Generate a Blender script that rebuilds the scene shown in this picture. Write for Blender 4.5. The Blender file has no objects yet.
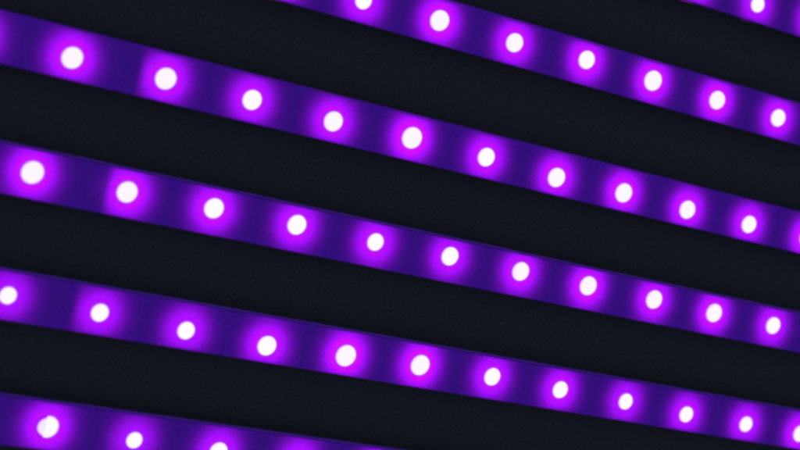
import bpy, bmesh, math, random
from mathutils import Matrix, Vector
random.seed(7)
sc = bpy.context.scene
col = sc.collection
MM = 0.001

# ------------------------------------------------------------------ materials
def new_mat(name):
    m = bpy.data.materials.new(name)
    m.use_nodes = True
    nt = m.node_tree
    b = nt.nodes['Principled BSDF']
    return m, nt, b

def mottle(nt, b, c0, c1, scale, bump=0.0, detail=4.0, bump_scale=None):
    tc = nt.nodes.new('ShaderNodeTexCoord')
    n = nt.nodes.new('ShaderNodeTexNoise')
    n.inputs['Scale'].default_value = scale
    n.inputs['Detail'].default_value = detail
    r = nt.nodes.new('ShaderNodeValToRGB')
    r.color_ramp.elements[0].position = 0.35
    r.color_ramp.elements[1].position = 0.65
    r.color_ramp.elements[0].color = (*c0, 1)
    r.color_ramp.elements[1].color = (*c1, 1)
    nt.links.new(tc.outputs['Object'], n.inputs['Vector'])
    nt.links.new(n.outputs['Fac'], r.inputs['Fac'])
    nt.links.new(r.outputs['Color'], b.inputs['Base Color'])
    if bump:
        n2 = nt.nodes.new('ShaderNodeTexNoise')
        n2.inputs['Scale'].default_value = bump_scale or scale * 3
        n2.inputs['Detail'].default_value = 5
        bp = nt.nodes.new('ShaderNodeBump')
        bp.inputs['Strength'].default_value = bump
        bp.inputs['Distance'].default_value = 0.0004
        nt.links.new(tc.outputs['Object'], n2.inputs['Vector'])
        nt.links.new(n2.outputs['Fac'], bp.inputs['Height'])
        nt.links.new(bp.outputs['Normal'], b.inputs['Normal'])

M_WALL, nt, b = new_mat('matte_black_panel')
mottle(nt, b, (0.034, 0.0335, 0.0335), (0.054, 0.053, 0.053), 520, bump=0.25, bump_scale=900)
b.inputs['Roughness'].default_value = 0.9
b.inputs['Specular IOR Level'].default_value = 0.15

M_HOUSE, nt, b = new_mat('black_anodised')
mottle(nt, b, (0.050, 0.052, 0.056), (0.060, 0.062, 0.066), 40)
b.inputs['Roughness'].default_value = 0.8
b.inputs['Specular IOR Level'].default_value = 0.1

# frosted violet cover: part of the light that falls on its back comes through
M_BOARD, nt, b = new_mat('frosted_violet_cover')
mottle(nt, b, (0.27, 0.028, 0.80), (0.35, 0.040, 0.96), 420, bump=0.12, bump_scale=1400)
b.inputs['Roughness'].default_value = 0.75
b.inputs['Specular IOR Level'].default_value = 0.03
tr = nt.nodes.new('ShaderNodeBsdfTranslucent')
tr.inputs['Color'].default_value = (0.52, 0.02, 0.80, 1)
mx = nt.nodes.new('ShaderNodeMixShader')
mx.inputs['Fac'].default_value = 0.36
nt.links.new(b.outputs['BSDF'], mx.inputs[1])
nt.links.new(tr.outputs['BSDF'], mx.inputs[2])
nt.links.new(mx.outputs['Shader'], nt.nodes['Material Output'].inputs['Surface'])

M_LIP, nt, b = new_mat('violet_lip')
mottle(nt, b, (0.21, 0.040, 0.50), (0.24, 0.046, 0.56), 120)
b.inputs['Roughness'].default_value = 0.7
b.inputs['Specular IOR Level'].default_value = 0.08

def lens_mat(name, k):
    m, nt, b = new_mat(name)
    b.inputs['Base Color'].default_value = (0.25, 0.22, 0.28, 1)
    b.inputs['Roughness'].default_value = 0.5
    b.inputs['Emission Color'].default_value = (EM[0], EM[1], EM[2], 1)
    b.inputs['Emission Strength'].default_value = k
    return m
EM = (1.0, 0.93, 1.04)
M_LENS = lens_mat('lit_lens', 1.0)
M_LENS_FROSTED = lens_mat('lit_lens_frosted', 0.94)
M_LENS_SHADED = lens_mat('lit_lens_shaded', 0.84)  # weaker emission puts shade into the left half of the split lens
M_RIM = lens_mat('lit_lens_edge', 1.0)
M_RIM.node_tree.nodes['Principled BSDF'].inputs['Emission Color'].default_value = (0.88, 0.45, 1.0, 1)

# ------------------------------------------------------------------ helpers
def link(o, parent=None):
    col.objects.link(o)
    if parent is not None:
        o.parent = parent
    return o

def mesh_obj(name, bm, mat, parent=None, smooth=False):
    bmesh.ops.recalc_face_normals(bm, faces=bm.faces)
    me = bpy.data.meshes.new(name)
    bm.to_mesh(me); bm.free()
    me.materials.append(mat)
    if smooth:
        for p in me.polygons: p.use_smooth = True
    return link(bpy.data.objects.new(name, me), parent)

def extrude_profile(bm, prof, x0, x1):
    """closed profile of (y, z) points swept along x from x0 to x1 (metres)"""
    a = [bm.verts.new((x0, y, z)) for y, z in prof]
    c = [bm.verts.new((x1, y, z)) for y, z in prof]
    n = len(prof)
    for i in range(n):
        j = (i + 1) % n
        bm.faces.new((a[i], a[j], c[j], c[i]))
    bm.faces.new(a); bm.faces.new(list(reversed(c)))

def rounded_rect(y0, y1, z0, z1, r):
    """front (towards -y = y0) corners rounded with radius r"""
    p = [(y1, z0)]
    for k in range(5):
        a = math.pi / 2 * k / 4
        p.append((y0 + r - r * math.sin(a), z0 + r - r * math.cos(a)))
    for k in range(5):
        a = math.pi / 2 * k / 4
        p.append((y0 + r - r * math.cos(a), z1 - r + r * math.sin(a)))
    p.append((y1, z1))
    return p

def dome_mesh(bm, height, seg=40, rings=12, xmin=None, xmax=None):
    """unit-radius dome whose axis is -y; optional cut of the disc between xmin and xmax"""
    top = bm.verts.new((0, -height, 0))
    prev = None
    for i in range(1, rings + 1):
        a = math.pi / 2 * i / rings
        ring = [bm.verts.new((math.sin(a) * math.cos(2 * math.pi * s / seg), -height * math.cos(a),
                              math.sin(a) * math.sin(2 * math.pi * s / seg))) for s in range(seg)]
        for s in range(seg):
            t = (s + 1) % seg
            if prev is None: bm.faces.new((top, ring[s], ring[t]))
            else:
                f = bm.faces.new((prev[s], ring[s], ring[t], prev[t]))
                if i > rings - 3: f.material_index = 1      # the violet edge of the lens
        prev = ring
    # short skirt into the board and a closed base
    base = [bm.verts.new((v.co.x, 0.02, v.co.z)) for v in prev]
    for s in range(seg):
        t = (s + 1) % seg
        bm.faces.new((prev[s], base[s], base[t], prev[t])).material_index = 1
    bm.faces.new(base)
    for lim, sgn in ((xmin, -1), (xmax, 1)):
        if lim is not None:
            r = bmesh.ops.bisect_plane(bm, geom=bm.verts[:] + bm.edges[:] + bm.faces[:], dist=1e-6,
                                       plane_co=(lim, 0, 0), plane_no=(sgn, 0, 0), clear_outer=True)
            ed = [e for e in r['geom_cut'] if isinstance(e, bmesh.types.BMEdge)]
            bmesh.ops.holes_fill(bm, edges=ed, sides=0)

def halo_ring_mesh(bm, r0=0.97, r1=1.07, h=0.03, seg=40):  # added ring that draws the thin dark halo around each lens
    prof = [(r0, 0.02), (r0, -h), (r0 + 0.03, -h * 1.25), (r1 - 0.04, -h), (r1, 0.02)]
    rows = []
    for s in range(seg):
        a = 2 * math.pi * s / seg
        rows.append([bm.verts.new((r * math.cos(a), y, r * math.sin(a))) for r, y in prof])
    for s in range(seg):
        t = (s + 1) % seg
        for k in range(len(prof)):
            l = (k + 1) % len(prof)
            bm.faces.new((rows[s][k], rows[t][k], rows[t][l], rows[s][l]))

def oval(bm):
    """the lenses are very slightly oval, leaning up to the right"""
    for v in bm.verts:
        p, q = (v.co.x + v.co.z) * 0.5, (v.co.x - v.co.z) * 0.5
        p *= 1.035; q *= 0.965
        v.co.x, v.co.z = p + q, p - q

DOME_H = 0.56
CAVITY = 0.0098      # lamp to cover
LAMP_W = 0.0140

# ------------------------------------------------------------------ the wall behind (setting)
bm = bmesh.new()
nx, nz = 24, 16
V = [[bm.verts.new((-1.6 + 5.2 * i / nx, 0.0, -1.7 + 3.4 * k / nz)) for k in range(nz + 1)] for i in range(nx + 1)]
for i in range(nx):
    for k in range(nz):
        bm.faces.new((V[i][k], V[i + 1][k], V[i + 1][k + 1], V[i][k + 1]))
wall = mesh_obj('wall', bm, M_WALL)
wall.location = (0, 0.0135, 0)
wall['kind'] = 'structure'

# ------------------------------------------------------------------ one LED (copied along every bar)
bm = bmesh.new(); halo_ring_mesh(bm); oval(bm)
led0 = mesh_obj('led', bm, M_BOARD, None, True)
bm = bmesh.new(); dome_mesh(bm, DOME_H); oval(bm)
lens0 = mesh_obj('lens', bm, M_LENS, led0, True)
lens0.data.materials.append(M_RIM)
lensF = lens0.data.copy(); lensF.materials[0] = M_LENS_FROSTED
# the lamp of each LED sits at the bottom of the channel and shines out through the cover
lamp = bpy.data.lights.new('led_lamp', 'AREA')
lamp.shape = 'DISK'; lamp.size = 0.027
lamp.color = (0.485, 0.006, 0.74); lamp.spread = math.radians(130)
lamp.energy = LAMP_W
first_led = [True]

def place_led(parent, x, z, r, split=False):
    if first_led[0]:
        first_led[0] = False
        o, l = led0, lens0
        o.parent = parent
    else:
        o = link(led0.copy(), parent)
        l = None
        if not split:
            l = link(lens0.copy(), o)
    o.location = (x, 0, z)
    o.scale = (r, r, r)
    if l is not None and r > 0.00672 and l is not lens0:
        l.data = lensF
    lo = link(bpy.data.objects.new('led_lamp', lamp.copy()), parent)
    lo.data.energy = LAMP_W * (r / 0.00665) ** 2.1 * random.uniform(0.90, 1.08)
    lo.location = (x, CAVITY, z)
    lo.rotation_euler = (-math.pi / 2, 0, 0)
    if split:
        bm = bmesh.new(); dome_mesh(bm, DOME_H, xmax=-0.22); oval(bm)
        h1 = mesh_obj('lens', bm, M_LENS_SHADED, o, False)
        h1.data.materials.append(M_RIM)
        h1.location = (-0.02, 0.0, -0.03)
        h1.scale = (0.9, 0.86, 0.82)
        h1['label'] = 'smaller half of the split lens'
        bm = bmesh.new(); dome_mesh(bm, DOME_H, xmin=-0.20); oval(bm)
        h2 = mesh_obj('lens', bm, M_LENS, o, False)
        h2.data.materials.append(M_RIM)
        h2['label'] = 'larger half of the split lens'
    return o

# ------------------------------------------------------------------ the bars
# name data: top edge z (mm), LED list (x, z, r) in mm as seen on the board plane, seam x (mm) or None
PITCH = 59.4
BARS = [
 (234.5, [(748.8, 216, 6.7), (806.7, 216.6, 6.1), (863.0, 218.2, 6.64)], None,
  'short violet LED bar across the top right corner with one lens in view'),
 (154.9, [(428.2, 136.8, 6.4), (487.3, 138.5, 5.95), (546.1, 139.7, 7.2), (607.1, 139.2, 6.76), (668.1, 141.6, 6.65),
          (728.1, 140.4, 7.5), (788.6, 139.6, 6.99), (848.7, 139.4, 6.7)], None,
  'violet LED bar entering at the top edge, seven white lenses, leaving at the right'),
 (74.6, [(246.0, 56.6, 6.42), (304.9, 56.9, 6.73), (365.7, 58.1, 6.93), (425.2, 58.0, 6.56), (484.5, 57.0, 6.74),
         (544.3, 58.8, 7.45), (604.2, 58.1, 6.62), (664.2, 55.9, 7.01), (723.6, 56.6, 7.11), (783.0, 55.7, 6.91),
         (842.8, 55.9, 6.7), (901.9, 56.4, 7.01)], 350.4,
  'violet LED bar from the upper left corner with ten whole white lenses'),
 (-0.4, [(295.9, -15.6, 7.01), (356.7, -15.6, 6.73), (415.3, -14.5, 6.6), (474.5, -14.0, 6.66), (533.7, -14.6, 6.04),
         (592.5, -13.7, 6.54), (651.4, -14.0, 6.78), (710.3, -14.2, 7.02), (770.5, -14.2, 6.97), (828.0, -14.9, 7.06),
         (887.0, -15.1, 6.61)], 344.6,
  'violet LED bar through the middle of the view with eleven whole lenses'),
 (-74.8, [(297.0, -90.9, 5.36), (355.8, -91.9, 5.7), (414.2, -93.9, 5.8), (471.7, -94.9, 6.59), (530.1, -92.7, 7.36),
          (587.7, -90.6, 7.15), (646.7, -90.1, 6.36), (705.5, -91.1, 6.24), (764.6, -91.6, 6.03), (822.3, -93.5, 6.09),
          (881.1, -93.3, 6.01), (937.1, -93.6, 6.6)], 340.4,
  'violet LED bar second from the bottom, last lens cut by the right edge'),
 (-149.5, [(338.6, -166.2, 6.8), (395.6, -167.3, 5.27), (453.9, -167.5, 6.17), (511.8, -166.4, 5.82)], 336.8,
  'violet LED bar in the lower left corner, leftmost lens split by a seam'),
]
X0, X1 = 128.0, 1085.0
W = 31.07
for top, leds, seam, label in BARS:
    e = bpy.data.objects.new('light_bar', None)
    link(e)
    e.empty_display_size = 0.02
    zc = top - W / 2
    e.location = (X0 * MM, 0, zc * MM)
    e['label'] = label
    e['category'] = 'light bar'
    e['group'] = 'parallel violet LED light bars on the dark wall'
    L = (X1 - X0) * MM
    zt, zb = W / 2 * MM, -W / 2 * MM
    # dark channel behind (fixes the bar to the wall), slightly narrower than the cover
    bm = bmesh.new()
    o_, t_ = 0.0004, 0.0012
    extrude_profile(bm, [(0.0134, zb + o_), (0.0022, zb + o_), (0.0022, zb + o_ + t_), (0.0106, zb + o_ + t_),
                         (0.0106, zt - o_ - t_ - 0.0012), (0.0022, zt - o_ - t_ - 0.0012), (0.0022, zt - o_), (0.0134, zt - o_)], 0, L)
    mesh_obj('housing', bm, M_HOUSE, e)
    has_lip = top < 50
    z_cov = zt - 0.0018 if has_lip else zt
    # thin lip along the upper edge, set a little lower than the board
    if has_lip:
        bm = bmesh.new()
        extrude_profile(bm, rounded_rect(0.0006, 0.0021, zt - 0.0014, zt, 0.0003), 0, L)
        mesh_obj('lip', bm, M_LIP, e)
    # board segments, butted at the seam
    spans = [(0, L)]
    if seam is not None:
        s = (seam - X0) * MM
        spans = [(0, s - 0.00008), (s + 0.00008, L)]
    for a, c in spans:
        bm = bmesh.new()
        # one folded sheet: front face with short returned edges, open at the back
        prof = rounded_rect(0.0, 0.0021, zb, z_cov, 0.0007)
        va = [bm.verts.new((a, y, z)) for y, z in prof]
        vc = [bm.verts.new((c, y, z)) for y, z in prof]
        for q in range(len(prof) - 1):
            bm.faces.new((va[q], va[q + 1], vc[q + 1], vc[q]))
        mesh_obj('cover', bm, M_BOARD, e)
    # unseen wall added inside the channel to cut off the glow at the seam
    if seam is not None and top > -140:
        bm = bmesh.new()
        extrude_profile(bm, [(0.0032, zb + 0.0017), (0.0032, zt - 0.0029), (0.0105, zt - 0.0029), (0.0105, zb + 0.0017)],
                        s - 0.0004, s + 0.0004)
        mesh_obj('glow_stop', bm, M_HOUSE, e)
    # end caps
    for xa, xb in ((-0.003, -0.0001), (L + 0.0001, L + 0.003)):
        bm = bmesh.new()
        extrude_profile(bm, rounded_rect(0.0, 0.0134, zb, zt, 0.0007), xa, xb)
        mesh_obj('end_cap', bm, M_HOUSE, e)
    # LEDs: the measured ones, then the row carried on past both ends of the view
    row = list(leds)
    x = leds[0][0] - PITCH
    while x > X0 + 14:
        row.append((x, leds[0][1], 6.6)); x -= PITCH
    x = leds[-1][0] + PITCH
    while x < X1 - 14:
        row.append((x, leds[-1][1], 6.6)); x += PITCH
    for i, (x, z, r) in enumerate(row):
        k = 1 - 0.45 * DOME_H * r * MM          # apparent position on the board plane -> lens mid height
        place_led(e, (x * k - X0) * MM, (z * k - zc) * MM, r * MM, split=(top < -140 and i == 0))

# ------------------------------------------------------------------ faint room light
w = bpy.data.worlds.new('World'); sc.world = w; w.use_nodes = True
bg = w.node_tree.nodes['Background']
bg.inputs['Color'].default_value = (0.45, 0.59, 0.95, 1)
bg.inputs['Strength'].default_value = 0.33

# ------------------------------------------------------------------ camera
d = Vector((0.8570169636885071, 0.184639772083277, 0.48107180182917325))
wv = Vector((-0.2106122187605928, 0.9775696871879467, 0.0))
n = Vector((0.47028121082908675, 0.10131959956639838, -0.8766811971776473))
def to_world(a): return Vector((a.dot(d), -a.dot(n), -a.dot(wv)))
rx = to_world(Vector((1, 0, 0))); ry = to_world(Vector((0, -1, 0))); rz = to_world(Vector((0, 0, -1)))
cam = bpy.data.cameras.new('camera')
co = bpy.data.objects.new('camera', cam); link(co)
co.matrix_world = Matrix(((rx.x, ry.x, rz.x, 0), (rx.y, ry.y, rz.y, -1.0), (rx.z, ry.z, rz.z, 0), (0, 0, 0, 1)))
cam.sensor_width = 36
cam.lens = 1700 / 800 * 36
cam.clip_start = 0.01; cam.clip_end = 100
cam.dof.use_dof = True
cam.dof.focus_distance = 1.17
cam.dof.aperture_fstop = 5.6
sc.camera = co

sc.view_settings.view_transform = 'Standard'
sc.view_settings.look = 'None'
sc.view_settings.exposure = 0
sc.view_settings.gamma = 1
sc.cycles.filter_width = 3.0
sc.cycles.use_denoising = True
